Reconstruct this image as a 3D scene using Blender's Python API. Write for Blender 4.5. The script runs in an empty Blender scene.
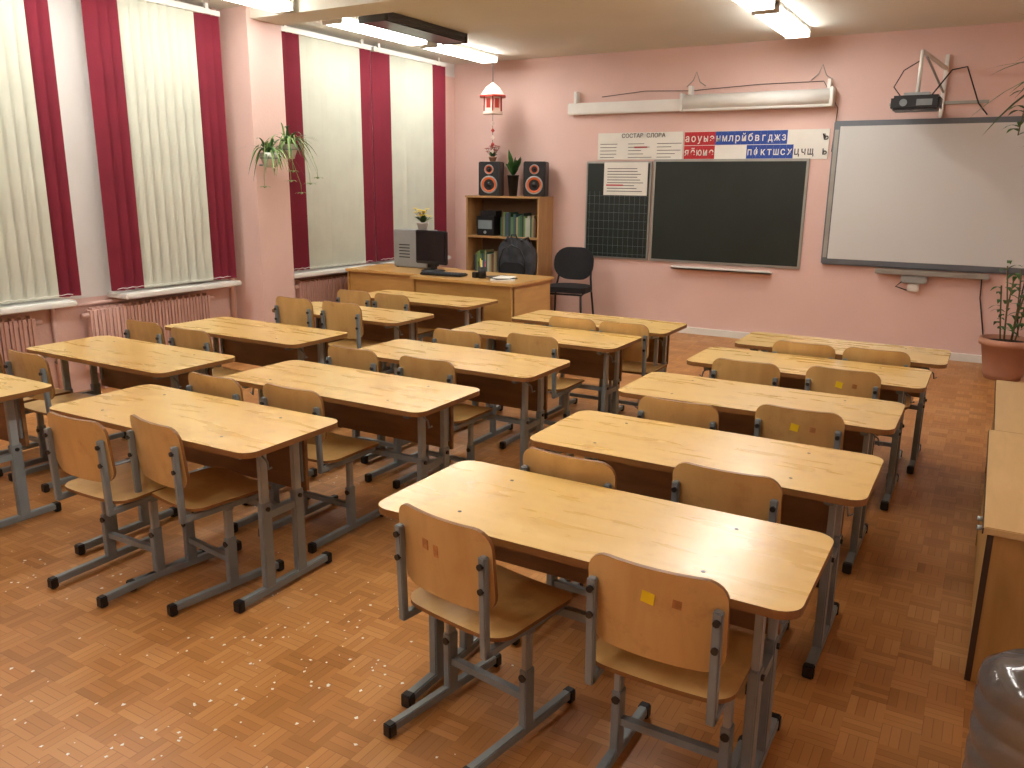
import bpy, bmesh, math, random
from mathutils import Vector, Matrix, Euler
random.seed(7)
S = bpy.context.scene
COL = S.collection

# ------------------------------------------------------------------ materials
def lin(c):
    out = []
    for v in c[:3]:
        v = v / 255.0
        out.append(v / 12.92 if v <= 0.04045 else ((v + 0.055) / 1.055) ** 2.4)
    return (out[0], out[1], out[2], 1.0)

def base_mat(name):
    m = bpy.data.materials.new(name)
    m.use_nodes = True
    nt = m.node_tree
    b = nt.nodes.get("Principled BSDF")
    return m, nt, b

def mat(name, rgb, rough=0.5, metal=0.0, var=0.08, scale=6.0, bump=0.0, coat=0.0, trans=0.0, spec=0.5, bscale=None):
    m, nt, b = base_mat(name)
    N, L = nt.nodes, nt.links
    tc = N.new("ShaderNodeTexCoord")
    no = N.new("ShaderNodeTexNoise"); no.inputs["Scale"].default_value = scale
    no.inputs["Detail"].default_value = 4
    L.new(tc.outputs["Object"], no.inputs["Vector"])
    r = N.new("ShaderNodeValToRGB")
    c = lin(rgb)
    r.color_ramp.elements[0].position = 0.3
    r.color_ramp.elements[1].position = 0.7
    r.color_ramp.elements[0].color = tuple(max(0, x * (1 - var)) for x in c[:3]) + (1,)
    r.color_ramp.elements[1].color = tuple(min(1, x * (1 + var)) for x in c[:3]) + (1,)
    L.new(no.outputs["Fac"], r.inputs["Fac"])
    L.new(r.outputs["Color"], b.inputs["Base Color"])
    b.inputs["Roughness"].default_value = rough
    b.inputs["Metallic"].default_value = metal
    b.inputs["Specular IOR Level"].default_value = spec
    if coat: b.inputs["Coat Weight"].default_value = coat; b.inputs["Coat Roughness"].default_value = 0.15
    if trans: b.inputs["Transmission Weight"].default_value = trans
    if bump:
        n2 = N.new("ShaderNodeTexNoise"); n2.inputs["Scale"].default_value = bscale or scale * 8
        L.new(tc.outputs["Object"], n2.inputs["Vector"])
        bp = N.new("ShaderNodeBump"); bp.inputs["Strength"].default_value = bump; bp.inputs["Distance"].default_value = 0.01
        L.new(n2.outputs["Fac"], bp.inputs["Height"]); L.new(bp.outputs["Normal"], b.inputs["Normal"])
    return m

def wood(name, dark, light, rough=0.3, stretch=(1.2, 9, 9), coat=0.3, stain=None, scale=3.0):
    m, nt, b = base_mat(name)
    N, L = nt.nodes, nt.links
    tc = N.new("ShaderNodeTexCoord"); oi = N.new("ShaderNodeObjectInfo")
    mp = N.new("ShaderNodeMapping"); mp.inputs["Scale"].default_value = stretch
    mul = N.new("ShaderNodeVectorMath"); mul.operation = 'MULTIPLY_ADD'
    comb = N.new("ShaderNodeCombineXYZ")
    for i in range(3): L.new(oi.outputs["Random"], comb.inputs[i])
    mul.inputs[1].default_value = (31, 47, 13)
    L.new(comb.outputs[0], mul.inputs[0]); L.new(tc.outputs["Object"], mul.inputs[2])
    L.new(mul.outputs[0], mp.inputs["Vector"])
    n1 = N.new("ShaderNodeTexNoise"); n1.inputs["Scale"].default_value = scale; n1.inputs["Detail"].default_value = 6
    n1.inputs["Distortion"].default_value = 0.4
    L.new(mp.outputs[0], n1.inputs["Vector"])
    r = N.new("ShaderNodeValToRGB")
    r.color_ramp.elements[0].position = 0.25; r.color_ramp.elements[1].position = 0.72
    r.color_ramp.elements[0].color = lin(dark); r.color_ramp.elements[1].color = lin(light)
    L.new(n1.outputs["Fac"], r.inputs["Fac"])
    out = r.outputs["Color"]
    if stain:
        n2 = N.new("ShaderNodeTexNoise"); n2.inputs["Scale"].default_value = 9; n2.inputs["Detail"].default_value = 8
        n2.inputs["Roughness"].default_value = 0.7
        L.new(mul.outputs[0], n2.inputs["Vector"])
        r2 = N.new("ShaderNodeValToRGB"); r2.color_ramp.elements[0].position = 0.54; r2.color_ramp.elements[1].position = 0.8
        r2.color_ramp.elements[0].color = (0, 0, 0, 1); r2.color_ramp.elements[1].color = (0.7, 0.7, 0.7, 1)
        L.new(n2.outputs["Fac"], r2.inputs["Fac"])
        mx = N.new("ShaderNodeMix"); mx.data_type = 'RGBA'
        L.new(r2.outputs["Color"], mx.inputs[0]); L.new(out, mx.inputs[6]); mx.inputs[7].default_value = lin(stain)
        out = mx.outputs[2]
    hs = N.new("ShaderNodeHueSaturation")
    mv = N.new("ShaderNodeMapRange"); mv.inputs[3].default_value = 0.93; mv.inputs[4].default_value = 1.05
    L.new(oi.outputs["Random"], mv.inputs[0]); L.new(mv.outputs[0], hs.inputs["Value"]); L.new(out, hs.inputs["Color"])
    L.new(hs.outputs[0], b.inputs["Base Color"])
    mr = N.new("ShaderNodeMapRange"); mr.inputs[3].default_value = rough - 0.06; mr.inputs[4].default_value = rough + 0.12
    L.new(n1.outputs["Fac"], mr.inputs[0]); L.new(mr.outputs[0], b.inputs["Roughness"])
    b.inputs["Coat Weight"].default_value = coat; b.inputs["Coat Roughness"].default_value = 0.2
    return m

def emis(name, rgb, s):
    m, nt, b = base_mat(name)
    b.inputs["Base Color"].default_value = (0.9, 0.9, 0.9, 1)
    b.inputs["Emission Color"].default_value = rgb + (1,)
    b.inputs["Emission Strength"].default_value = s
    return m

def floor_mat():
    m, nt, b = base_mat("parquet_linoleum")
    N, L = nt.nodes, nt.links
    def math_(op, a, c=None):
        n = N.new("ShaderNodeMath"); n.operation = op
        for i, v in enumerate((a, c)):
            if v is None: continue
            if isinstance(v, (int, float)): n.inputs[i].default_value = v
            else: L.new(v, n.inputs[i])
        return n.outputs[0]
    tc = N.new("ShaderNodeTexCoord"); sep = N.new("ShaderNodeSeparateXYZ")
    L.new(tc.outputs["Object"], sep.inputs[0])
    x = math_('DIVIDE', sep.outputs[0], 0.105); y = math_('DIVIDE', sep.outputs[1], 0.105)
    fx = math_('FLOOR', x); fy = math_('FLOOR', y)
    par = math_('FLOORED_MODULO', math_('ADD', fx, fy), 2.0)
    rx = math_('FRACT', x); ry = math_('FRACT', y)
    s = math_('ADD', math_('MULTIPLY', rx, par), math_('MULTIPLY', ry, math_('SUBTRACT', 1.0, par)))
    s4 = math_('MULTIPLY', s, 4.0); sid = math_('FLOOR', s4); sf = math_('FRACT', s4)
    cb = N.new("ShaderNodeCombineXYZ"); L.new(fx, cb.inputs[0]); L.new(fy, cb.inputs[1]); L.new(sid, cb.inputs[2])
    wn = N.new("ShaderNodeTexWhiteNoise"); L.new(cb.outputs[0], wn.inputs[0])
    cb2 = N.new("ShaderNodeCombineXYZ"); L.new(fx, cb2.inputs[0]); L.new(fy, cb2.inputs[1])
    wn2 = N.new("ShaderNodeTexWhiteNoise"); L.new(cb2.outputs[0], wn2.inputs[0])
    v = math_('ADD', math_('MULTIPLY', wn.outputs[0], 0.35), math_('MULTIPLY', wn2.outputs[0], 0.3))
    no = N.new("ShaderNodeTexNoise"); no.inputs["Scale"].default_value = 0.8; no.inputs["Detail"].default_value = 6
    L.new(tc.outputs["Object"], no.inputs["Vector"])
    v = math_('ADD', v, math_('MULTIPLY', no.outputs[0], 0.5))
    r = N.new("ShaderNodeValToRGB")
    r.color_ramp.elements[0].position = 0.1; r.color_ramp.elements[0].color = lin((148, 99, 50))
    r.color_ramp.elements[1].position = 0.95; r.color_ramp.elements[1].color = lin((196, 143, 86))
    e = r.color_ramp.elements.new(0.55); e.color = lin((177, 122, 67))
    L.new(v, r.inputs[0])
    gap = math_('LESS_THAN', sf, 0.09)
    mx = N.new("ShaderNodeMix"); mx.data_type = 'RGBA'
    L.new(math_('MULTIPLY', gap, 0.45), mx.inputs[0]); L.new(r.outputs[0], mx.inputs[6]); mx.inputs[7].default_value = lin((112, 68, 34))
    L.new(mx.outputs[2], b.inputs["Base Color"])
    b.inputs["Specular IOR Level"].default_value = 0.4
    n3 = N.new("ShaderNodeTexNoise"); n3.inputs["Scale"].default_value = 3; L.new(tc.outputs["Object"], n3.inputs["Vector"])
    mr = N.new("ShaderNodeMapRange"); mr.inputs[3].default_value = 0.28; mr.inputs[4].default_value = 0.5
    L.new(n3.outputs[0], mr.inputs[0]); L.new(mr.outputs[0], b.inputs["Roughness"])
    return m

M_FLOOR = floor_mat()
M_PINK = mat("pink_wall_paint", (224, 190, 179), 0.55, var=0.05, scale=1.3, bump=0.15, bscale=40)
M_PINKP = mat("pink_pipe_paint", (220, 184, 173), 0.45, var=0.04)
M_CREAM = mat("cream_window_pier_paint", (224, 221, 217), 0.6, var=0.03, scale=2)
M_CEIL = mat("ceiling_whitewash", (220, 218, 205), 0.85, var=0.04, scale=1.0)
M_TOP = wood("birch_varnished_top", (208, 168, 94), (221, 187, 116), 0.26, (1.0, 6, 6), 0.35, stain=(172, 122, 60))
M_EDGE = mat("desk_edge_band", (132, 90, 46), 0.45)
M_PLY = wood("plywood_chair", (192, 152, 90), (211, 174, 111), 0.32, (5, 1.2, 1.2), 0.3, stain=(156, 112, 60))
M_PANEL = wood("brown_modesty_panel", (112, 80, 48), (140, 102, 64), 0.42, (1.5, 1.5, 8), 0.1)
M_METAL = mat("grey_enamel_tube", (130, 140, 142), 0.4, 0.1, var=0.1, scale=12)
M_METAL2 = mat("grey_inner_tube", (158, 165, 164), 0.35, 0.2, var=0.1, scale=12)
M_BLACK = mat("black_plastic", (22, 22, 24), 0.4, var=0.1)
M_BLKFAB = mat("black_upholstery", (24, 23, 26), 0.8, var=0.2, scale=30)
M_GREYFAB = mat("dark_grey_backpack_cloth", (58, 62, 68), 0.9, var=0.35, scale=12, bump=0.5)
M_BOLT = mat("bolt_dark", (60, 58, 55), 0.4, 0.6)
M_YEL = mat("yellow_sticker", (240, 212, 30), 0.5)
M_STAMP = mat("faded_stamp_decal", (176, 122, 68), 0.5, var=0.3, scale=60)
M_WHITE = mat("white_paint", (230, 229, 222), 0.4, var=0.03)
M_BLINDW = mat("blind_fabric_cream", (198, 200, 184), 0.85, var=0.04, scale=5)
M_BLINDR = mat("blind_fabric_crimson", (116, 18, 40), 0.85, var=0.08, scale=5)
M_GLASSN = mat("night_window_glass", (14, 16, 22), 0.08, var=0.1)
M_LAMP = emis("fluorescent_diffuser", (1.0, 0.985, 0.945), 23.0)
M_LAMPB = mat("lamp_body_white", (215, 213, 205), 0.5)
M_LAMPD = mat("unlit_lamp_dark", (58, 54, 48), 0.35)
M_BOARD = mat("dark_green_chalkboard", (20, 31, 25), 0.45, var=0.18, scale=3)
M_BRDFR = mat("board_aluminium_frame", (160, 160, 152), 0.35, 0.4)
M_WB = mat("whiteboard_surface", (206, 208, 205), 0.3, var=0.015, scale=1, coat=0.2)
M_WBFR = mat("whiteboard_grey_frame", (104, 110, 116), 0.4, 0.3)
M_PAPER = mat("paper_white", (232, 230, 220), 0.7, var=0.03)
M_INK = mat("ink_dark", (70, 66, 66), 0.7)
M_RED = mat("letter_tile_red", (186, 34, 42), 0.5, var=0.03)
M_BLUE = mat("letter_tile_blue", (32, 72, 156), 0.5, var=0.03)
M_TW = wood("teacher_desk_veneer", (182, 136, 72), (202, 156, 88), 0.35, (1.2, 1.2, 6), 0.2)
M_TWT = wood("teacher_desk_top_veneer", (196, 150, 82), (212, 168, 98), 0.3, (1.2, 7, 7), 0.3)
M_SHELF = wood("bookcase_veneer", (160, 120, 74), (184, 142, 90), 0.4, (6, 6, 1.2), 0.1)
M_SHELFD = mat("bookcase_back_dark_board", (112, 82, 52), 0.6)  # back board in an even brown, darker than the bookcase veneer
M_CAB = wood("cabinet_honey_veneer", (152, 114, 60), (178, 136, 76), 0.4, (6, 6, 1.2), 0.2)
M_CABT = wood("cabinet_top_veneer", (190, 156, 102), (206, 174, 120), 0.35, (8, 1.2, 8), 0.2)
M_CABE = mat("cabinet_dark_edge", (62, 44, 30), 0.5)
M_PC = mat("pc_grey_case", (140, 143, 143), 0.45)
M_SCREEN = mat("monitor_screen", (10, 12, 16), 0.15)
M_ORANGE = mat("speaker_orange_cone", (200, 92, 36), 0.4)
M_LEAF = mat("leaf_green", (54, 98, 44), 0.5, var=0.3, scale=20)
M_LEAF2 = mat("leaf_light_green", (128, 156, 92), 0.5, var=0.3, scale=20)
M_STEM = mat("plant_stem", (96, 88, 52), 0.7)
M_SOIL = mat("potting_soil", (46, 32, 22), 0.95, var=0.4, scale=60)
M_TERRA = mat("terracotta_pot", (182, 132, 106), 0.6, var=0.08)
M_POTW = mat("white_ceramic_pot", (214, 208, 200), 0.35)
M_FLY = mat("yellow_petals", (240, 212, 50), 0.6)
M_FLR = mat("red_petals", (176, 70, 54), 0.6)
M_CABLE = mat("black_cable", (20, 20, 20), 0.5)
M_BOTTLE = mat("smoky_clear_plastic", (206, 212, 216), 0.12, trans=0.92)
M_ROOF = mat("ornament_red", (190, 60, 50), 0.5)
M_ORNW = mat("ornament_white_lace", (236, 214, 200), 0.5)

# ------------------------------------------------------------------ mesh builder
class MB:
    def __init__(self):
        self.bm = bmesh.new(); self.mats = []
    def mi(self, m):
        if m not in self.mats: self.mats.append(m)
        return self.mats.index(m)
    def add(self, t, m, M=None, smooth=None):
        i = self.mi(m)
        for f in t.faces:
            f.material_index = i
            if smooth is not None: f.smooth = smooth
        if M is not None: t.transform(M)
        me = bpy.data.meshes.new("tmp"); t.to_mesh(me); t.free()
        self.bm.from_mesh(me); bpy.data.meshes.remove(me)
    def box(self, c, s, m, rot=(0, 0, 0), bev=0.0, M=None):
        t = bmesh.new(); bmesh.ops.create_cube(t, size=1.0)
        bmesh.ops.scale(t, vec=s, verts=t.verts)
        if bev: bmesh.ops.bevel(t, geom=t.edges[:], offset=bev, segments=2, affect='EDGES', clamp_overlap=True)
        X = Matrix.Translation(c) @ Euler(rot).to_matrix().to_4x4()
        if M is not None: X = M @ X
        self.add(t, m, X)
    def b2(self, lo, hi, m, bev=0.0):
        self.box([(a + b) / 2 for a, b in zip(lo, hi)], [abs(b - a) for a, b in zip(lo, hi)], m, bev=bev)
    def beam(self, p0, p1, w, h, m, bev=0.0):
        p0 = Vector(p0); p1 = Vector(p1); d = p1 - p0
        z = d.normalized(); up = Vector((0, 1, 0)) if abs(z.z) > 0.9 else Vector((0, 0, 1))
        x = up.cross(z).normalized(); y = z.cross(x)
        R = Matrix((x, y, z)).transposed().to_4x4()
        self.box((0, 0, 0), (w, h, d.length), m, bev=bev, M=Matrix.Translation((p0 + p1) / 2) @ R)
    def cyl(self, p0, p1, r, m, seg=14, r2=None):
        p0 = Vector(p0); p1 = Vector(p1); d = p1 - p0
        t = bmesh.new()
        bmesh.ops.create_cone(t, cap_ends=True, segments=seg, radius1=r, radius2=r if r2 is None else r2, depth=d.length)
        for f in t.faces: f.smooth = len(f.verts) == 4
        q = Vector((0, 0, 1)).rotation_difference(d.normalized()).to_matrix().to_4x4()
        self.add(t, m, Matrix.Translation((p0 + p1) / 2) @ q)
    def tube(self, pts, r, m, seg=8):
        pts = [Vector(p) for p in pts]
        t = bmesh.new(); rings = []
        n = len(pts); prev = None
        for i, p in enumerate(pts):
            d = (pts[min(i + 1, n - 1)] - pts[max(i - 1, 0)]).normalized()
            a = prev if prev else (Vector((0, 0, 1)) if abs(d.z) < 0.9 else Vector((1, 0, 0)))
            x = (a - d * a.dot(d)).normalized(); y = d.cross(x); prev = x
            rings.append([t.verts.new(p + r * (math.cos(2 * math.pi * k / seg) * x + math.sin(2 * math.pi * k / seg) * y)) for k in range(seg)])
        for a, b in zip(rings, rings[1:]):
            for k in range(seg): t.faces.new((a[k], a[(k + 1) % seg], b[(k + 1) % seg], b[k]))
        t.faces.new(rings[0][::-1]); t.faces.new(rings[-1])
        self.add(t, m, smooth=True)
    def lathe(self, prof, loc, m, seg=28, M=None, smooth=True):
        t = bmesh.new(); rings = []
        for r, z in prof:
            rings.append([t.verts.new((max(r, 1e-4) * math.cos(2 * math.pi * k / seg), max(r, 1e-4) * math.sin(2 * math.pi * k / seg), z)) for k in range(seg)])
        for a, b in zip(rings, rings[1:]):
            for k in range(seg): t.faces.new((a[k], a[(k + 1) % seg], b[(k + 1) % seg], b[k]))
        X = Matrix.Translation(loc)
        if M is not None: X = X @ M
        self.add(t, m, X, smooth=smooth)
    def panel(self, w, h, r, th, m, M, curve=None, edge=None, nx=10):
        """rounded-corner slab in local XY, thickness along Z"""
        ys = []
        k = 6
        for i in range(k + 1): ys.append(-h / 2 + r * (1 - math.cos(i / k * math.pi / 2)))
        nmid = 4
        for i in range(1, nmid): ys.append(-h / 2 + r + (h - 2 * r) * i / nmid)
        for i in range(k + 1): ys.append(h / 2 - r * (1 - math.sin(i / k * math.pi / 2)))
        cv = curve or (lambda x, y: 0.0)
        def hw(y):
            d = abs(y) - (h / 2 - r)
            if d <= 0: return w / 2
            return w / 2 - r + math.sqrt(max(0, r * r - d * d))
        t = bmesh.new(); T = []; B = []
        for y in ys:
            q = hw(y); rt = []; rb = []
            for i in range(nx + 1):
                x = -q + 2 * q * i / nx; z = cv(x, y)
                rt.append(t.verts.new((x, y, z + th / 2))); rb.append(t.verts.new((x, y, z - th / 2)))
            T.append(rt); B.append(rb)
        ei = self.mi(edge or m); mi = self.mi(m)
        def F(vs, e, sm):
            f = t.faces.new(vs); f.material_index = ei if e else mi; f.smooth = sm
        sm = curve is not None
        for a in range(len(ys) - 1):
            for i in range(nx):
                F((T[a][i], T[a][i + 1], T[a + 1][i + 1], T[a + 1][i]), False, sm)
                F((B[a][i + 1], B[a][i], B[a + 1][i], B[a + 1][i + 1]), False, sm)
            F((B[a][0], T[a][0], T[a + 1][0], B[a + 1][0]), True, False)
            F((T[a][nx], B[a][nx], B[a + 1][nx], T[a + 1][nx]), True, False)
        for i in range(nx):
            F((B[0][i], B[0][i + 1], T[0][i + 1], T[0][i]), True, False)
            F((T[-1][i], T[-1][i + 1], B[-1][i + 1], B[-1][i]), True, False)
        for e in t.edges:
            fs = e.link_faces
            if len(fs) == 2 and fs[0].smooth != fs[1].smooth: e.smooth = False
        t.transform(M)
        me = bpy.data.meshes.new("tmp"); t.to_mesh(me); t.free(); self.bm.from_mesh(me); bpy.data.meshes.remove(me)
    def blade(self, base, yaw, length, width, rise, droop, m, seg=7, oval=False):
        t = bmesh.new(); d = Vector((math.cos(yaw), math.sin(yaw), 0)); sd = Vector((-d.y, d.x, 0))
        L_ = []; R_ = []
        for i in range(seg + 1):
            s = i / seg
            p = Vector(base) + d * (length * s * math.cos(rise)) + Vector((0, 0, length * (math.sin(rise) * s - droop * s * s)))
            wv = width * (math.sin(math.pi * min(1, 0.12 + s * 0.88)) if oval else (1 - s) ** 0.6 * min(1, 0.4 + 3 * s)) / 2 + 0.0006
            L_.append(t.verts.new(p + sd * wv + Vector((0, 0, wv * 0.35)))); R_.append(t.verts.new(p - sd * wv + Vector((0, 0, wv * 0.35))))
        for i in range(seg): t.faces.new((L_[i], R_[i], R_[i + 1], L_[i + 1]))
        self.add(t, m, smooth=True)
    def mesh(self, name):
        me = bpy.data.meshes.new(name); self.bm.to_mesh(me); self.bm.free()
        for m in self.mats: me.materials.append(m)
        return me
    def done(self, name, loc=(0, 0, 0), rz=0.0, parent=None, sc=1.0):
        o = bpy.data.objects.new(name, self.mesh(name)); COL.objects.link(o)
        o.location = loc; o.rotation_euler = (0, 0, rz); o.scale = (sc, sc, sc)
        if parent: o.parent = parent
        return o

def inst(name, me, loc, rz=0.0, sx=1.0):
    o = bpy.data.objects.new(name, me); COL.objects.link(o); o.location = loc; o.rotation_euler = (0, 0, rz)
    o.scale = (sx, 1, 1); return o

def RX(a): return Matrix.Rotation(a, 4, 'X')
def T3(x, y, z): return Matrix.Translation((x, y, z))

# ------------------------------------------------------------------ room shell
XL, XR, YB, YF, H = -5.85, 0.78, 8.6, -1.3, 2.95
b = MB(); b.b2((XL - .3, YF - .2, -0.1), (XR + .2, YB + .2, 0), M_FLOOR); b.done("floor")
b = MB(); b.b2((XL - .3, YF - .2, H), (XR + .2, YB + .2, H + .1), M_CEIL)
b.done("ceiling")
b = MB(); b.b2((XL, 5.12, 2.86), (XR, 5.46, H), M_CEIL)
b.b2((XL, 0.9, 2.86), (XR, 1.25, H), M_CEIL); b.done("ceiling_beam")
b = MB(); b.b2((XL - .3, YB, 0), (XR + .2, YB + .2, H), M_PINK); b.done("wall_back")
b = MB(); b.b2((XR, YF, 0), (XR + .2, YB, H), M_PINK); b.done("wall_right")
b = MB(); b.b2((XL - .3, YF - .2, 0), (XR + .2, YF, H), M_PINK); b.done("wall_front")
WINS = [(0.3, 1.7), (2.35, 3.4), (4.03, 4.9), (5.75, 6.75), (7.14, 8.1)]
b = MB()
b.b2((XL - .3, YF, 0), (XL, YB, 0.70), M_PINK)
b.b2((XL - .3, YF, 2.8), (XL, YB, H), M_CREAM)
prev = YF
for i, (a, c) in enumerate(WINS):
    b.b2((XL - .3, prev, 0.70), (XL, a, 2.8), M_PINK if i in (0, 3) else M_CREAM); prev = c
b.b2((XL - .3, prev, 0.70), (XL, YB, 2.8), M_PINK)
b.done("wall_left")
b = MB(); b.b2((XL, 5.08, 0), (-5.5, 5.46, H), M_PINK); b.done("wall_column")
for i, (a, c) in enumerate(WINS):
    b = MB(); x = XL - 0.16
    b.b2((x - .01, a, 0.72), (x, c, 2.8), M_GLASSN)
    for (y0, y1) in ((a, a + .06), (c - .06, c), ((a + c) / 2 - .03, (a + c) / 2 + .03)):
        b.b2((x - .02, y0, 0.72), (x + .04, y1, 2.8), M_WHITE)
    for z in (0.72, 2.1, 2.74): b.b2((x - .02, a, z), (x + .04, c, z + .06), M_WHITE)
    b.done("window_%d" % (i + 1))
    b = MB(); b.b2((XL - .14, a, 0.70), (XL + 0.0, c, 0.725), M_WHITE)
    b.b2((XL, a - .2, 0.685), (-5.6, c + .04, 0.725), M_WHITE, bev=.008)
    b.done("window_sill")

# vertical blinds: cream slats with crimson edge slats, closed and overlapping
def blinds(y0, y1, nl, nr, zb=0.745):
    b = MB(); n = round((y1 - y0) / 0.082); st = (y1 - y0) / n
    for i in range(n):
        y = y0 + st * (i + .5)
        m = M_BLINDR if (i < nl or i >= n - nr) else M_BLINDW
        a = math.radians(-26 + random.uniform(-4, 4))
        b.box((-5.7, y, (zb + 2.86) / 2), (0.002, 0.096, 2.86 - zb), m, rot=(0, 0, a))
        b.box((-5.7, y, zb + .012), (0.005, 0.086, .024), m, rot=(0, 0, a))
    b.b2((-5.73, y0 - .01, 2.86), (-5.67, y1 + .01, 2.9), M_WHITE)
    b.tube([(-5.675, y0 + st * i * .5 + .02, zb + .015 + (.006 if i % 2 else 0)) for i in range(2 * n - 1)], 0.002, M_WHITE, 5)
    for y in (y0 + .1, y1 - .1): b.b2((-5.71, y - .015, 2.9), (-5.69, y + .015, H), M_WHITE)
    b.done("vertical_blinds")
blinds(0.15, 1.75, 2, 2)
blinds(2.2, 3.52, 2, 2)
blinds(3.79, 4.95, 3, 3)
blinds(5.6, 6.84, 3, 2)
blinds(6.9, 8.16, 3, 3)

def radiator(y0, y1):
    b = MB(); n = int((y1 - y0) / 0.06)
    for i in range(n):
        y = y0 + (i + .5) * (y1 - y0) / n
        b.box((-5.755, y, 0.385), (0.09, 0.052, 0.5), M_PINKP, bev=.018)
    for z in (0.19, 0.58): b.cyl((-5.755, y0 - .05, z), (-5.755, y1 + .05, z), .02, M_PINKP)
    for y in (y0 + .1, y1 - .1): b.box((-5.79, y, .07), (.03, .03, .15), M_PINKP)
    b.done("radiator")
radiator(3.6, 4.7); radiator(5.75, 6.85); radiator(2.2, 3.2); radiator(7.0, 8.0)
b = MB()
b.cyl((-5.826, 5.02, 0), (-5.826, 5.02, H), .02, M_PINKP)
b.cyl((-5.828, 3.38, 0.655), (-5.828, 5.02, 0.655), .014, M_PINKP)
b.cyl((-5.828, 3.38, 0), (-5.828, 3.38, .66), .016, M_PINKP)
b.done("heating_pipe")
b = MB(); b.b2((-4.0, YB - .03, 0.0), (XR, YB, 0.07), M_WHITE); b.done("baseboard_back")
b = MB(); b.b2((XR - .02, YF, 0.0), (XR, YB - .03, 0.07), M_WHITE); b.done("baseboard_right")

def lamp(x, y0, y1, lit=True, w=.2):
    b = MB()
    b.b2((x - w / 2, y0, 2.915), (x + w / 2, y1, H), M_LAMPB if lit else M_LAMPD, bev=.006)
    b.b2((x - w / 2 - .002, y0 + .02, 2.868), (x + w / 2 + .002, y1 - .02, 2.918), M_LAMP if lit else M_LAMPD, bev=.012)
    for y in (y0, y1 - .02): b.b2((x - w / 2 - .004, y, 2.864), (x + w / 2 + .004, y + .02, H), M_LAMPB if lit else M_LAMPD)
    b.done("fluorescent_ceiling_lamp")
for (a, c) in ((7.0, 8.15), (5.62, 6.85), (3.95, 5.08), (2.6, 3.8), (1.35, 2.5), (-.5, .7)):
    lamp(-5.07, a, c)
for (a, c) in ((6.85, 8.05), (5.55, 6.72), (3.9, 5.05), (2.6, 3.8), (1.35, 2.5), (-.5, .7)):
    lamp(-1.76, a, c)
lamp(-4.72, 5.72, 6.95, lit=False, w=.28)

# ------------------------------------------------------------------ desks
def desk_mesh():
    b = MB()
    b.panel(1.18, .5, .055, .022, M_TOP, T3(0, 0, .629), edge=M_EDGE, nx=4)
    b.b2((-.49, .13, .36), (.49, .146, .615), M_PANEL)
    for sx in (-1, 1):
        x = sx * .48
        b.box((x, 0, .03), (.03, .47, .03), M_METAL, bev=.004)
        b.box((x, -.238, .025), (.036, .03, .044), M_BLACK, bev=.004); b.box((x, .238, .025), (.036, .03, .044), M_BLACK, bev=.004)
        b.box((x, 0, .603), (.03, .40, .028), M_METAL, bev=.003)
        for y in (-.085, .085):
            b.box((x, y, .21), (.028, .05, .35), M_METAL, bev=.004)
            b.box((x, y, .44), (.02, .038, .33), M_METAL2, bev=.003)
            b.cyl((x - sx * -.012, y, .36), (x + sx * .022, y, .36), .009, M_BOLT, 8)
        b.box((x, 0, .33), (.022, .14, .03), M_METAL)
        b.box((x + sx * -.012, .135, .5), (.02, .03, .2), M_METAL)
    b.box((0, 0.0, .33), (.96, .025, .025), M_METAL)
    for x in (-.35, .35):
        for y in (-.15, .15): b.cyl((x, y, .6385), (x, y, .6408), .006, M_BOLT, 8)
    for sx in (-1, 1):
        b.tube([(sx * .495, -.1, .58), (sx * .525, -.1, .56), (sx * .53, -.1, .53), (sx * .545, -.1, .54)], .004, M_METAL)
    return b.mesh("school_desk")
DESK = desk_mesh()

def chair_mesh(sticker=0, dz=0.0):
    b = MB(); zs = .38 + dz
    b.panel(.38, .36, .06, .012, M_PLY, T3(0, .20, zs), curve=lambda x, y: -.010 * max(0, (y - .08) / .1) ** 2 + .008 * (x / .19) ** 2, edge=M_EDGE, nx=8)
    cz = zs + .205
    Mb = T3(0, -.012, cz) @ RX(math.radians(90 + 6))
    b.panel(.345, .245, .055, .011, M_PLY, Mb, curve=lambda x, y: -.026 * (x / .18) ** 2, edge=M_EDGE, nx=12)
    for sx in (-1, 1):
        x = sx * .155
        b.beam((x, -.015, cz + .055), (x, -.006, zs - .035), .022, .022, M_METAL, bev=.003)
        b.beam((x, -.016, zs - .024), (x, .35, zs - .02), .022, .024, M_METAL, bev=.003)
        b.cyl((x, -.030, cz - .04), (x, -.01, cz - .04), .009, M_BOLT, 8)
        b.cyl((x, -.033, cz + .03), (x, -.01, cz + .03), .009, M_BOLT, 8)
        xf = sx * .15
        b.box((xf, .16, .03), (.026, .46, .028), M_METAL, bev=.003)
        b.box((xf, -.075, .024), (.032, .03, .042), M_BLACK, bev=.004); b.box((xf, .395, .024), (.032, .03, .042), M_BLACK, bev=.004)
        b.box((xf, .18, .13), (.026, .042, .19), M_METAL, bev=.003)
        b.box((xf, .18, .20 + (zs - .23) / 2), (.019, .032, zs - .23), M_METAL2, bev=.003)
        b.cyl((xf, .155, .2), (xf, .20, .2), .012, M_BOLT, 8)
    b.box((0, .18, zs - .03), (.33, .03, .022), M_METAL)
    b.box((0, .18, .13), (.29, .022, .022), M_METAL)
    if sticker:
        def sk(x, dzz, w, h, m, r=0.0):
            yb = -.012 - .0055 - dzz * .105 + .026 * (x / .18) ** 2
            b.box((x, yb - .0008, cz + dzz), (w, .0014, h), m, rot=(math.radians(6), r, 2 * .026 * x / .18 ** 2))
        if sticker == 1:
            sk(-.01, .045, .032, .03, M_YEL, .15); sk(.06, .045, .022, .022, M_STAMP, .1)
        else:
            sk(-.05, .03, .022, .03, M_STAMP, .1); sk(-.01, .02, .016, .035, M_STAMP)
    return b.mesh("school_chair")
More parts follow.
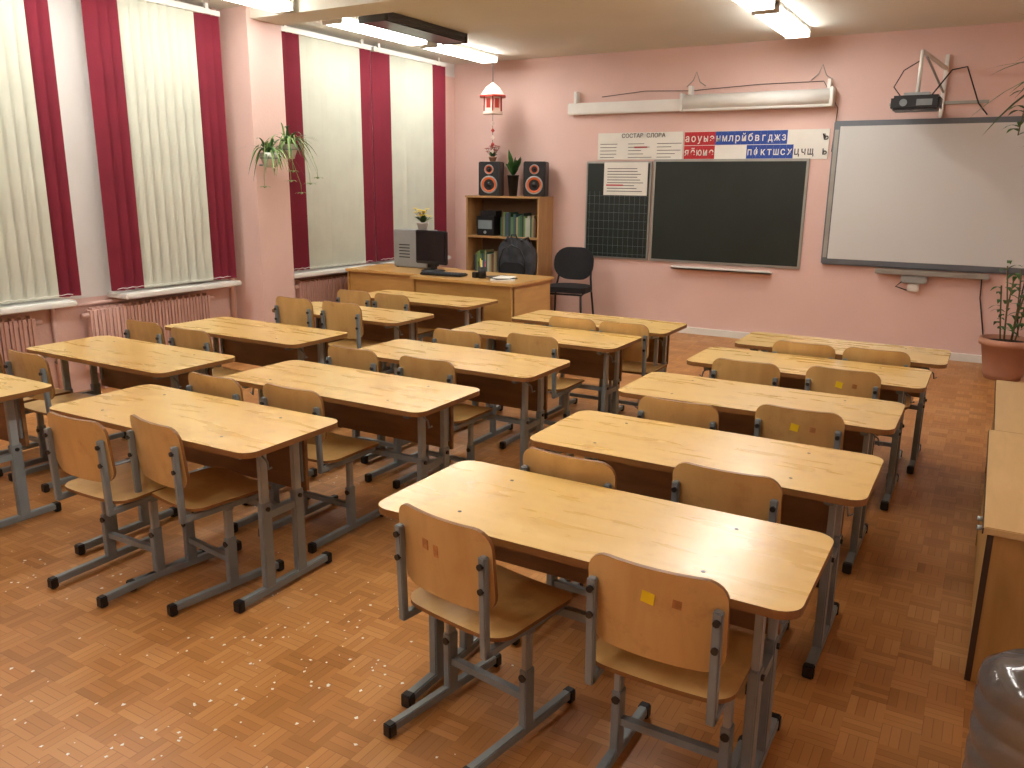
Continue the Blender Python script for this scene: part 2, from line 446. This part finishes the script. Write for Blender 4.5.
CH = [chair_mesh(0), chair_mesh(1), chair_mesh(0, .07), chair_mesh(2)]

desks = [(-.875, 1.98, 0, 1.03), (-.825, 2.78, 0), (-.835, 3.64, 0), (-.785, 4.47, 0), (-.715, 5.13, 0, .98),
         (-2.735, 2.10, .015), (-2.555, 2.85, 0, 1.02), (-2.47, 3.64, 0), (-2.405, 4.54, 0, .98), (-2.33, 5.19, 0, .98),
         (-4.23, 1.84, 0), (-4.04, 2.74, 0), (-4.03, 3.63, 0), (-4.02, 4.55, 0), (-4.03, 5.46, 0)]
for d in desks: inst("school_desk", DESK, (d[0], d[1], 0), d[2], d[3] if len(d) > 3 else 1.0)
chairs = [(-1.17, 1.655, 3, -.16), (-.58, 1.675, 1, .0), (-1.115, 2.285, 0, -.04), (-.63, 2.42, 0, 0),
          (-1.04, 3.15, 0, 0), (-.585, 3.29, 1, 0), (-1.01, 4.09, 0, 0), (-.555, 4.16, 1, 0),
          (-.86, 4.77, 0, 0), (-.48, 4.79, 0, 0),
          (-2.87, 1.70, 0, .03), (-2.58, 1.82, 0, -.14), (-2.985, 2.43, 0, 0), (-2.53, 2.46, 0, 0),
          (-2.89, 3.26, 0, 0), (-2.40, 3.26, 0, 0), (-2.73, 4.02, 0, 0), (-2.27, 4.13, 0, 0),
          (-2.36, 4.84, 0, 0), (-1.99, 4.84, 0, 0),
          (-4.19, 2.27, 0, 0), (-4.62, 2.27, 0, 0), (-4.54, 3.2, 0, 0), (-4.07, 3.17, 0, 0),
          (-4.19, 4.14, 2, 0), (-3.76, 4.15, 2, 0), (-4.48, 5.1, 0, 0), (-4.08, 5.09, 0, 0)]
for x, y, v, r in chairs: inst("school_chair", CH[v], (x, y, 0), r)

# ------------------------------------------------------------------ teacher desk group
b = MB()
b.b2((-4.5, 5.88, .727), (-3.42, 6.62, .752), M_TWT, bev=.003)
b.b2((-4.47, 5.93, .06), (-3.45, 5.948, .727), M_TW)
b.b2((-3.47, 5.9, 0), (-3.45, 6.6, .727), M_TW); b.b2((-4.49, 5.9, 0), (-4.47, 6.6, .727), M_TW)
b.b2((-3.9, 6.1, .3), (-3.47, 6.58, .727), M_TW)
for z in (.34, .54): b.b2((-3.88, 6.575, z), (-3.49, 6.595, z + .17), M_TWT)
b.done("teacher_desk")
b = MB()
b.b2((-5.42, 6.06, .727), (-4.505, 6.72, .752), M_TWT, bev=.003)
b.b2((-5.4, 6.1, .1), (-4.52, 6.118, .727), M_TW)
b.b2((-5.41, 6.08, 0), (-5.39, 6.7, .727), M_TW); b.b2((-4.53, 6.08, 0), (-4.51, 6.7, .727), M_TW)
b.b2((-5.39, 6.25, .6), (-4.53, 6.65, .615), M_TW)
b.done("computer_desk")
b = MB()
b.b2((-5.15, 6.48, .757), (-4.74, 6.67, 1.12), M_PC, bev=.008)
b.b2((-4.745, 6.485, .765), (-4.73, 6.665, 1.11), M_BLACK, bev=.004)
for z in (1.03, .98): b.b2((-4.731, 6.50, z), (-4.726, 6.65, z + .035), M_PC)
for i in range(5): b.b2((-5.08, 6.478, .85 + i * .03), (-4.95, 6.482, .86 + i * .03), M_BLACK)
b.cyl((-4.732, 6.575, .88), (-4.724, 6.575, .88), .01, M_METAL2)
for x in (-5.12, -4.78):
    for y in (6.5, 6.65): b.cyl((x, y, .752), (x, y, .757), .012, M_BLACK)
b.done("computer_tower")
b = MB()
b.box((0, 0, .215), (.37, .035, .3), M_BLACK, bev=.008); b.box((0, -.018, .22), (.335, .004, .255), M_SCREEN)
b.box((0, .03, .215), (.22, .05, .2), M_BLACK, bev=.02)
b.beam((0, .03, .012), (0, .03, .15), .05, .03, M_BLACK); b.lathe([(0, 0), (.11, 0), (.11, .008), (.03, .02), (0, .02)], (0, .02, 0), M_BLACK)
b.done("computer_monitor", (-4.585, 6.34, .753), math.radians(-6), sc=1.04)
b = MB(); b.box((0, 0, .012), (.42, .15, .018), M_BLACK, bev=.005)
for r in range(4):
    for k in range(13): b.box((-.19 + k * .0315, -.052 + r * .034, .023), (.025, .026, .008), M_GREYFAB, bev=.002)
b.done("computer_keyboard", (-4.28, 6.10, .753), .1)
b = MB(); b.lathe([(0, 0), (.035, 0), (.037, .1), (.033, .1), (.031, .006), (0, .006)], (0, 0, 0), M_BLACK)
for k, m in enumerate((M_RED, M_BLUE, M_YEL, M_BLACK, M_PAPER)):
    a = k * 1.3; b.cyl((.012 * math.cos(a), .012 * math.sin(a), .01), (.035 * math.cos(a), .035 * math.sin(a), .15 + .01 * (k % 3)), .004, m, 6)
b.b2((-.09, -.03, 0), (-.045, .03, .05), M_BLACK, bev=.004)
b.done("pen_holder", (-3.88, 6.12, .753))
b = MB(); b.box((0, 0, .006), (.21, .297, .012), M_PAPER, rot=(0, 0, .5)); b.box((-.02, .0, .015), (.2, .28, .006), M_BLACK, rot=(0, 0, .9), bev=.001)
b.box((.02, -.01, .0205), (.15, .2, .005), M_PAPER, rot=(0, 0, .2)); b.done("stack_of_papers", (-3.68, 6.15, .753))
# office chair with a dark backpack hung on it
b = MB()
for k in range(5):
    a = k * 2 * math.pi / 5 + .3
    b.beam((0, 0, .09), (.28 * math.cos(a), .28 * math.sin(a), .06), .04, .025, M_BLACK)
    b.cyl((.28 * math.cos(a) - .012, .28 * math.sin(a), .027), (.28 * math.cos(a) + .012, .28 * math.sin(a), .027), .027, M_BLACK)
b.cyl((0, 0, .07), (0, 0, .42), .025, M_BLACK); b.box((0, 0, .46), (.44, .42, .08), M_BLKFAB, bev=.03)
b.beam((0, .2, .42), (0, .23, .7), .05, .02, M_BLACK)
b.panel(.36, .42, .13, .06, M_BLKFAB, T3(0, .22, .78) @ RX(math.radians(86)), curve=lambda x, y: -.05 * (x / .22) ** 2, nx=10)
b.done("office_chair", (-4.10, 6.98, 0), math.radians(8))
b = MB()
b.panel(.38, .46, .185, .12, M_GREYFAB, T3(0, .13, .82) @ RX(math.radians(86)), curve=lambda x, y: -.06 * (x / .2) ** 2 + .012 * math.sin(x * 45 + y * 12), nx=24)
b.panel(.26, .18, .07, .05, M_BLKFAB, T3(0, .06, .72) @ RX(math.radians(86)), curve=lambda x, y: -.05 * (x / .2) ** 2, nx=12)
b.tube([(-.13, .052, .66), (-.14, .06, .82), (-.09, .05, .94), (.0, .045, .98), (.09, .05, .94), (.14, .06, .82), (.13, .052, .66)], .008, M_BLACK)
for sx in (-1, 1):
    b.tube([(sx * .08, .08, 1.02), (sx * .11, .2, 1.05), (sx * .12, .27, .97), (sx * .13, .27, .7)], .012, M_BLACK)
b.tube([(-.04, .1, 1.03), (-.02, .1, 1.08), (.02, .1, 1.08), (.04, .1, 1.03)], .008, M_BLACK)
b.done("backpack", (-4.10, 6.975, 0), math.radians(8))

# bookcase
b = MB(); X0, X1, Y0, Y1 = -5.45, -4.47, 8.24, 8.585
for x in (X0, X1 - .02): b.b2((x, Y0, 0), (x + .02, Y1, 1.43), M_SHELF)
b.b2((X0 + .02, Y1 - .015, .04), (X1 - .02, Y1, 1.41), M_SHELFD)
for z in (.05, .5, .95, 1.41): b.b2((X0 + (.02 if z < 1.4 else -.01), Y0 if z < 1.4 else Y0 - .01, z), (X1 - .02 if z < 1.4 else X1 + .01, Y1 - .015, z + .022), M_SHELF)
b.b2((-4.98, Y0 + .005, .072), (-4.962, Y1 - .015, .5), M_SHELF)
b.b2((X0 + .02, Y0 - .002, .072), (-4.98, Y0 + .016, .5), M_SHELF); b.b2((-4.96, Y0 - .002, .072), (X1 - .02, Y0 + .016, .5), M_SHELF)
b.done("bookcase")
cols = [(60, 100, 70), (180, 184, 170), (90, 120, 90), (110, 80, 64), (60, 76, 92), (160, 150, 110), (40, 60, 50), (110, 136, 80)]
BM = [mat("book_cover_%d" % i, c, .6) for i, c in enumerate(cols)]
b = MB()
for (x0, x1, z) in ((-5.02, -4.52, .973), (-5.38, -5.05, .523), (-4.9, -4.55, .523)):
    x = x0
    while x < x1 - .05:
        w = random.uniform(.014, .035); h = random.uniform(.21, .28)
        b.b2((x, 8.32, z), (x + w - .001, 8.5, z + h), random.choice(BM)); x += w
b.done("row_of_books")
b = MB(); b.b2((-5.34, 8.30, .973), (-5.10, 8.5, 1.2), M_BLACK, bev=.006); b.box((-5.22, 8.298, 1.10), (.19, .006, .10), M_METAL)
b.cyl((-5.22, 8.298, 1.01), (-5.22, 8.288, 1.01), .018, M_METAL2); b.box((-5.2, 8.4, 1.23), (.2, .16, .06), M_BLACK, rot=(0, 0, .1)); b.done("radio_cassette_player")
def speaker(x, rz):
    b = MB(); b.box((0, 0, .175), (.23, .20, .35), M_BLACK, bev=.008)
    for z, r in ((.115, .082), (.27, .045)):
        b.lathe([(r, 0), (r, .008), (r * .85, .01), (r * .5, -.014), (0.001, -.012)], (0, -.101, z), M_ORANGE, M=RX(math.radians(90)))
        b.lathe([(r * 1.12, 0), (r * 1.12, .006), (r * .98, .012), (r * .92, .006)], (0, -.099, z), M_METAL2, M=RX(math.radians(90)))
        b.lathe([(r * .34, 0.0), (r * .3, .014), (0.001, .02)], (0, -.098, z), M_BLACK, M=RX(math.radians(90)))
    b.done("loudspeaker", (x, 8.40, 1.432), rz, sc=1.1)
speaker(-5.20, .3); speaker(-4.60, .3)

def small_plant(name, loc, potm, leaves, flower=None, s=1.0, lm=M_LEAF, r=.06, h=.1, L0=.16, rz=0, rise=(.5, 1.4)):
    b = MB()
    b.lathe([(0, 0), (r * .72, 0), (r, h), (r * 1.08, h), (r * 1.08, h + .012), (r * .9, h + .012), (r * .86, h - .015)], (0, 0, 0), potm)
    b.lathe([(r * .88, h - .01), (0, h - .005)], (0, 0, 0), M_SOIL)
    for i in range(leaves):
        a = random.uniform(0, 6.283)
        b.blade((0, 0, h), a, L0 * random.uniform(.6, 1.2), .045 * s, random.uniform(*rise), random.uniform(.1, .5), lm, oval=True)
    if flower:
        for i in range(22):
            a = random.uniform(0, 6.283); q = random.uniform(0, .09); z = h + L0 * random.uniform(.4, .95)
            b.cyl((0, 0, h), (q * math.cos(a), q * math.sin(a), z), .002, M_STEM, 5)
            for k in range(6): b.blade((q * math.cos(a), q * math.sin(a), z), k * 1.047, .036, .03, .5, .3, flower, 3, oval=True)
    return b.done(name, loc, rz)
small_plant("yellow_flower_pot", (-4.86, 6.575, 1.121), M_POTW, 10, M_FLY, r=.055, h=.06, L0=.15)
small_plant("red_flower_pot", (-5.17, 8.38, 1.822), M_TERRA, 10, M_FLR, r=.045, h=.04, L0=.14)
small_plant("leafy_potted_plant", (-4.885, 8.37, 1.434), M_BLACK, 30, None, s=1.7, r=.065, h=.22, L0=.30, rise=(1.05, 1.5))

# hanging ornament
b = MB()
b.cyl((0, 0, .12), (0, 0, .38), .003, M_CABLE, 6)
b.lathe([(0, -.12), (.10, -.12), (.10, -.10), (.085, -.10), (.085, .04), (.0, .04)], (0, 0, 0), M_ORNW, 6, smooth=False)
b.lathe([(.125, .03), (.07, .10), (0.001, .15)], (0, 0, 0), M_ORNW, 6, smooth=False); b.lathe([(.132, .022), (.132, .034), (.118, .04)], (0, 0, 0), M_ROOF, 6, smooth=False); b.lathe([(.13, .022), (.0, .022)], (0, 0, 0), M_ROOF, 6)
for k in range(6):
    a = k * math.pi / 3 + math.pi / 6
    b.box((.072 * math.cos(a), .072 * math.sin(a), -.03), (.01, .04, .08), M_ROOF, rot=(0, 0, a))
    b.cyl((.086 * math.cos(a + .52), .086 * math.sin(a + .52), -.1), (.086 * math.cos(a + .52), .086 * math.sin(a + .52), .03), .006, M_RED, 6)
b.cyl((0, 0, -.45), (0, 0, -.12), .002, M_CABLE, 5)
for i in range(5):
    b.lathe([(0.001, -.02), (.018, 0), (0.001, .02)], (0.0, 0, -.2 - i * .06), M_ROOF if i % 2 else M_ORNW, 10)
b.done("hanging_house_ornament", (-5.03, 8.15, 2.475), sc=1.25)

# black visitor chair
b = MB()
for sx in (-1, 1):
    b.tube([(sx * .24, .25, .0), (sx * .21, .19, .42), (sx * .19, .22, .55), (sx * .17, .28, .8)], .012, M_BLACK)
    b.tube([(sx * .24, -.24, .0), (sx * .21, -.2, .40), (sx * .21, -.1, .42), (sx * .21, .19, .42)], .012, M_BLACK)
b.tube([(-.21, -.18, .41), (.21, -.18, .41)], .011, M_BLACK); b.tube([(-.21, .18, .42), (.21, .18, .42)], .011, M_BLACK)
b.panel(.47, .43, .13, .06, M_BLKFAB, T3(0, 0, .455), curve=lambda x, y: .006 * math.cos(x * 8))
b.panel(.45, .36, .16, .045, M_BLKFAB, T3(0, .23, .71) @ RX(math.radians(82)), curve=lambda x, y: .05 * (x / .22) ** 2)
b.done("padded_chair", (-4.0, 8.08, 0), math.radians(8))

# ------------------------------------------------------------------ back wall items
W = YB
b = MB()
b.b2((-3.26, W - .03, .765), (-1.66, W - .002, 1.84), M_BRDFR, bev=.004)
b.b2((-3.235, W - .034, .79), (-1.685, W - .028, 1.815), M_BOARD)
b.b2((-2.98, W - .1, .70), (-1.93, W - .002, .715), M_WHITE); b.b2((-2.98, W - .1, .70), (-1.93, W - .094, .735), M_WHITE)
b.done("chalkboard")
b = MB()
b.b2((-4.05, W - .03, .765), (-3.28, W - .002, 1.82), M_BRDFR, bev=.004)
b.b2((-4.03, W - .034, .785), (-3.3, W - .028, 1.8), M_BOARD)
for i in range(8): b.b2((-4.02, W - .0352, .82 + i * .09), (-3.31, W - .0338, .822 + i * .09), M_METAL)
for i in range(12): b.b2((-4.0 + i * .06, W - .0352, .79), (-3.9985 + i * .06, W - .0338, 1.5), M_METAL)
b.done("lined_chalkboard")
b = MB(); b.b2((-3.83, W - .042, 1.46), (-3.32, W - .036, 1.81), M_PAPER)
for i in range(9): b.b2((-3.79, W - .0432, 1.5 + i * .03), (-3.79 + random.uniform(.3, .43), W - .0418, 1.507 + i * .03), M_INK)
b.b2((-3.8, W - .0434, 1.56), (-3.6, W - .042, 1.575), M_RED); b.done("rules_poster")
root = bpy.data.objects.new("word_structure_poster", None); COL.objects.link(root)
b = MB(); b.b2((-3.93, W - .012, 1.84), (-2.955, W - .002, 2.12), M_PAPER)
for c in range(3):
    for i in range(5):
        x = -3.9 + c * .33
        b.b2((x, W - .0135, 1.86 + i * .035), (x + random.uniform(.15, .28), W - .012, 1.866 + i * .035), M_INK)
b.b2((-3.5, W - .0135, 1.96), (-3.35, W - .012, 1.975), M_RED)
b.done("sheet", parent=root)
def text(s, x, z, size, m, parent, y=W - .016, off=.0004):
    c = bpy.data.curves.new("letters", 'FONT'); c.body = s; c.size = size; c.align_x = 'CENTER'; c.align_y = 'CENTER'; c.extrude = .0008
    c.offset = off
    c.materials.append(m); o = bpy.data.objects.new("letters", c); COL.objects.link(o)
    o.location = (x, y, z); o.rotation_euler = (math.pi / 2, 0, 0); o.parent = parent; return o
text("СОСТАВ  СЛОВА", -3.4, 2.085, .06, M_INK, root)
root = bpy.data.objects.new("alphabet_strip", None); COL.objects.link(root)
b = MB(); b.b2((-2.945, W - .012, 1.835), (-1.5, W - .002, 2.115), M_PAPER)
cw = .0655
for (r, c0, c1, m) in ((0, 0, 5, M_RED), (0, 5, 10, M_BLUE), (0, 10, 16, M_BLUE), (1, 0, 5, M_RED), (1, 10, 17, M_BLUE)):
    for c in range(c0, c1):
        z = 1.98 if r == 0 else 1.842
        b.b2((-2.94 + c * cw + .0005, W - .0145, z), (-2.94 + (c + 1) * cw - .0005, W - .012, z + .132), m)
b.done("strip", parent=root)
for (r, c0, s, m) in ((0, 0, "аоуыэнмлрйбвгджз", M_PAPER), (1, 0, "яёюие", M_PAPER), (1, 10, "пфктшсх", M_PAPER), (1, 17, "цчщ", M_INK), (1, 21, "ь", M_INK), (0, 21, "ъ", M_INK)):
    for i, ch in enumerate(s):
        wide = ch in "шщжюыфмд"
        o = text(ch, -2.94 + (c0 + i + .5) * cw, (2.045 if r == 0 else 1.907), .098, m, root, off=.0012)
        o.scale = (.76 if wide else .92, 1.05, 1)

b = MB()
b.b2((-4.28, W - .09, 2.32), (-2.95, W - .02, 2.44), M_WHITE, bev=.01)
b.cyl((-2.95, W - .085, 2.40), (-1.5, W - .085, 2.40), .075, M_WHITE, 20)
b.b2((-2.95, W - .12, 2.31), (-1.5, W - .06, 2.345), M_WHITE, bev=.006)
b.b2((-2.97, W - .16, 2.31), (-2.94, W - .005, 2.485), M_WHITE, bev=.006); b.b2((-1.51, W - .16, 2.31), (-1.48, W - .005, 2.485), M_WHITE, bev=.006)
for x in (-4.2, -2.9, -1.55):
    b.b2((x, W - .1, 2.44), (x + .03, W - .002, 2.56), M_WHITE)
for x in (-2.85, -1.62):
    b.tube([(x - .1, W - .01, 2.56), (x - .03, W - .02, 2.62), (x, W - .02, 2.70), (x + .04, W - .02, 2.6), (x + .1, W - .01, 2.56)], .004, M_BRDFR)
b.tube([(-3.9, W - .01, 2.5), (-3.4, W - .01, 2.54), (-2.9, W - .01, 2.52), (-2.2, W - .01, 2.55), (-1.6, W - .01, 2.55), (-1.45, W - .01, 2.3), (-1.47, W - .01, 1.9)], .003, M_CABLE)
b.done("projection_screen")
b = MB()
b.b2((-1.46, W - .06, .83), (.42, W - .005, 2.18), M_WBFR, bev=.012)
b.b2((-1.40, W - .064, .89), (.37, W - .058, 2.13), M_WB)
b.b2((-1.445, W - .066, .9), (-1.41, W - .058, 2.1), M_BRDFR)
b.b2((-.95, W - .11, .775), (.0, W - .01, .80), M_BRDFR, bev=.004)
b.b2((-.95, W - .11, .80), (.0, W - .1, .825), M_BRDFR)
b.b2((-.72, W - .09, .70), (-.5, W - .02, .775), M_METAL2, bev=.01); b.b2((-.66, W - .06, .62), (-.56, W - .02, .70), M_WHITE, bev=.008)
b.tube([(-.7, W - .06, .72), (-.76, W - .06, .66), (-.66, W - .06, .63)], .006, M_CABLE)
b.done("interactive_whiteboard")
b = MB()
b.b2((-.585, W - .04, 2.19), (-.55, W - .002, 2.72), M_WHITE, bev=.005)
b.b2((-1.0, W - .03, 2.30), (-.2, W - .002, 2.325), M_BRDFR)
b.beam((-.567, W - .04, 2.60), (-.73, W - .53, 2.69), .03, .03, M_WHITE, bev=.004)
b.beam((-.567, W - .04, 2.40), (-.70, W - .44, 2.66), .016, .016, M_BRDFR, bev=.003)
b.cyl((-.73, W - .53, 2.70), (-.73, W - .53, 2.34), .016, M_WHITE)
b.box((-.73, W - .52, 2.27), (.38, .28, .12), M_BLACK, bev=.02); b.box((-.73, W - .53, 2.34), (.2, .16, .03), M_METAL2)
b.cyl((-.82, W - .66, 2.27), (-.82, W - .67, 2.27), .03, M_METAL); b.box((-.66, W - .662, 2.27), (.12, .004, .05), M_METAL)
b.tube([(-.62, W - .5, 2.34), (-.5, W - .35, 2.55), (-.4, W - .1, 2.6), (-.28, W - .03, 2.3), (-.2, W - .03, 2.2)], .006, M_CABLE)
b.tube([(-.85, W - .5, 2.32), (-.93, W - .45, 2.42), (-.87, W - .4, 2.56), (-.74, W - .5, 2.62)], .005, M_CABLE)
b.done("wall_mounted_projector")
b = MB(); b.tube([(-.06, W - .02, .82), (-.05, W - .02, .6), (.0, W - .02, .35), (.05, W - .04, .1)], .006, M_CABLE)
b.tube([(.28, W - .02, .82), (.26, W - .02, .5), (.3, W - .04, .2)], .006, M_CABLE)
b.done("wall_cable")

# ------------------------------------------------------------------ plants
def spider(name, loc, n, L0):
    b = MB(); r, h = .075, .12
    b.lathe([(0, 0), (r * .6, 0), (r * .95, h * .6), (r * 1.05, h), (r * .92, h), (r * .9, h - .015), (0, h - .012)], (0, 0, 0), M_POTW)
    for i in range(n):
        a = random.uniform(-1.9, 1.9)
        b.blade((random.uniform(-.02, .02), random.uniform(-.02, .02), h - .01), a, L0 * random.uniform(.5, 1.1), .024, random.uniform(.6, 1.4), random.uniform(.5, 1.5), random.choice((M_LEAF, M_LEAF2)))
    for i in range(3):
        a = random.uniform(-1, 1.3); e = (.25 * math.cos(a), .25 * math.sin(a), -.12 - .05 * i)
        b.tube([(0, 0, h), (e[0] * .6, e[1] * .6, h + .06), (e[0], e[1], e[2] + .08), e], .002, M_LEAF2, 5)
        for k in range(9): b.blade(e, k * .7, .09, .01, .8, .7, M_LEAF2, 4)
    b.tube([(-.115, 0, .02), (-.08, 0, .02)], .008, M_METAL); b.lathe([(r * 1.0, .0 + .07), (r * 1.02, .08)], (0, 0, 0), M_METAL)
    return b.done(name, loc)
spider("spider_plant", (-5.385, 5.13, 1.68), 50, .38)
spider("spider_plant", (-5.385, 5.36, 1.76), 60, .40)

b = MB()
b.lathe([(0, 0), (.135, 0), (.15, .05), (.19, .29), (.21, .29), (.21, .345), (.185, .345), (.18, .30)], (0, 0, 0), M_TERRA, 32)
b.lathe([(.185, .31), (0, .315)], (0, 0, 0), M_SOIL)
for i in range(6):
    a = i * 1.05; q = .05; tz = random.uniform(.5, .95)
    pts = [(q * math.cos(a), q * math.sin(a), .3), ((q + .03) * math.cos(a), (q + .03) * math.sin(a), .3 + .5 * (tz - .3)), ((q + .06) * math.cos(a + .3), (q + .06) * math.sin(a + .3), tz)]
    b.tube(pts, .006, M_STEM, 6)
    for k in range(9):
        s = k / 8; z = .42 + s * (tz - .40)
        b.blade((pts[1][0] * (1 - s) + pts[2][0] * s, pts[1][1] * (1 - s) + pts[2][1] * s, z), random.uniform(0, 6.28), random.uniform(.08, .17), .035, random.uniform(.2, 1.1), .6, M_LEAF, 5, oval=True)
b.done("potted_plant", (.20, 7.96, 0))

b = MB()
b.lathe([(0, -.16), (.09, -.15), (.13, -.02), (.13, 0), (.115, 0), (.11, -.03), (0, -.03)], (0, 0, 0), M_TERRA)
for k in range(3):
    a = k * 2.094; b.tube([(.125 * math.cos(a), .125 * math.sin(a), 0), (0, 0, .38)], .003, M_STEM, 5)
b.tube([(0, 0, .38), (.05, 0, .41), (.10, 0, .40), (.36, 0, .36)], .008, M_METAL)
for i in range(60):
    a = random.uniform(2.2, 4.9) if i % 4 else random.uniform(0, 6.28)
    far = math.cos(a) < .3
    b.blade((0, 0, 0), a, random.uniform(.38, .72) if far else .28, .05, random.uniform(.3, 1.0), random.uniform(.2, .8), M_LEAF, 8)
for i in range(7):
    a = random.uniform(2.4, 4.2); q = random.uniform(.24, .38)
    pts = [(0, 0, 0), (q * .6 * math.cos(a), q * .6 * math.sin(a), .1), (q * math.cos(a), q * math.sin(a), -.08), (q * 1.05 * math.cos(a), q * 1.05 * math.sin(a), -.26 - .03 * i)]
    b.tube(pts, .003, M_STEM, 5)
    for k in range(12):
        s = k / 11; p = Vector(pts[2]).lerp(Vector(pts[3]), s)
        b.blade(p, random.uniform(0, 6.28), .10, .035, .5, .6, M_LEAF, 4, oval=True)
b.done("hanging_fern", (.40, 5.3, 2.13))

# ------------------------------------------------------------------ low cabinets
def cabinet(y0, y1, h, x0=.10):
    b = MB()
    b.b2((x0 - .015, y0 - .012, h - .025), (XR - .03, y1, h), M_CABT, bev=.003)
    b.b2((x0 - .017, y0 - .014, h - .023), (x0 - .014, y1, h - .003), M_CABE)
    b.b2((x0, y0, .0), (XR - .04, y0 + .018, h - .025), M_CAB)
    b.b2((x0 - .002, y0 - .002, 0), (x0 + .016, y0 + .002, h - .025), M_CABE)
    b.b2((x0, y1 - .018, .0), (XR - .04, y1, h - .025), M_CAB)
    b.b2((XR - .058, y0, 0), (XR - .04, y1, h - .025), M_CAB)
    b.b2((x0 + .02, y0 + .018, .06), (XR - .06, y1 - .018, .08), M_CAB)
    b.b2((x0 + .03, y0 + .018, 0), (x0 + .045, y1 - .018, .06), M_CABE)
    n = 2; w = (y1 - y0 - .04) / n
    for i in range(n):
        a = y0 + .02 + i * w
        b.b2((x0 + .001, a + .002, .065), (x0 + .017, a + w - .003, h - .03), M_CAB)
        b.cyl((x0 + .001, a + (w - .05 if i == 0 else .05), h * .6), (x0 - .02, a + (w - .05 if i == 0 else .05), h * .6), .01, M_METAL2)
    b.done("low_cabinet")
cabinet(2.80, 4.02, .54); cabinet(4.03, 5.15, .54, .12)

# water bottle (thin walled)
b = MB()
prof = [(0, .0), (.12, .0), (.135, .02)]
for i in range(4): prof += [(.136, .05 + i * .075), (.136, .09 + i * .075), (.128, .1 + i * .075), (.128, .112 + i * .075)]
prof += [(.136, .35), (.13, .385), (.09, .42), (.035, .44), (.028, .46), (.028, .49)]
inner = [(max(r - .003, 0), max(z, .003)) for r, z in prof][::-1]
b.lathe(prof + inner, (0, 0, 0), M_BOTTLE, 40)
b.lathe([(.031, .465), (.031, .495), (0, .497)], (0, 0, 0), M_BLUE, 20)
b.done("water_cooler_bottle", (.24, 2.20, 0))

# scraps on floor
b = MB()
t = bmesh.new()
for i in range(380):
    if i % 4 == 0: x, y = random.gauss(-1.8, .3), random.gauss(1.85, .35)
    elif i % 4 == 1: x, y = random.uniform(-3.4, -1.6), random.uniform(1.0, 1.9)
    else: x, y = random.uniform(-4.2, -1.45), random.uniform(1.0, 3.6)
    s = random.uniform(.002, .007); a = random.uniform(0, 6)
    vs = [t.verts.new((x + s * random.uniform(.6, 1.4) * math.cos(a + k * 1.57), y + s * random.uniform(.6, 1.4) * math.sin(a + k * 1.57), .0012 + .001 * (k % 2))) for k in range(4)]
    t.faces.new(vs)
b.add(t, M_PAPER); b.done("paper_scraps")

# ------------------------------------------------------------------ world, camera
w = bpy.data.worlds.new("night_sky"); S.world = w; w.use_nodes = True
w.node_tree.nodes["Background"].inputs[0].default_value = (.02, .03, .06, 1); w.node_tree.nodes["Background"].inputs[1].default_value = .4

right = Vector((.8625, .5034, .0110)); fwd = Vector((-.4892, .8406, -.2378)).normalized()
right = (right - fwd * right.dot(fwd)).normalized(); up = right.cross(fwd)
R = Matrix((right, up, -fwd)).transposed().to_4x4()
cd = bpy.data.cameras.new("camera"); cam = bpy.data.objects.new("camera", cd); COL.objects.link(cam)
cam.matrix_world = Matrix.Translation((0, 0, 1.56)) @ R
cd.sensor_width = 36; cd.lens = 815 / 1024 * 36; cd.clip_start = .05
S.camera = cam
S.view_settings.view_transform = 'Standard'
S.view_settings.look = 'None'
S.view_settings.exposure = 0.0
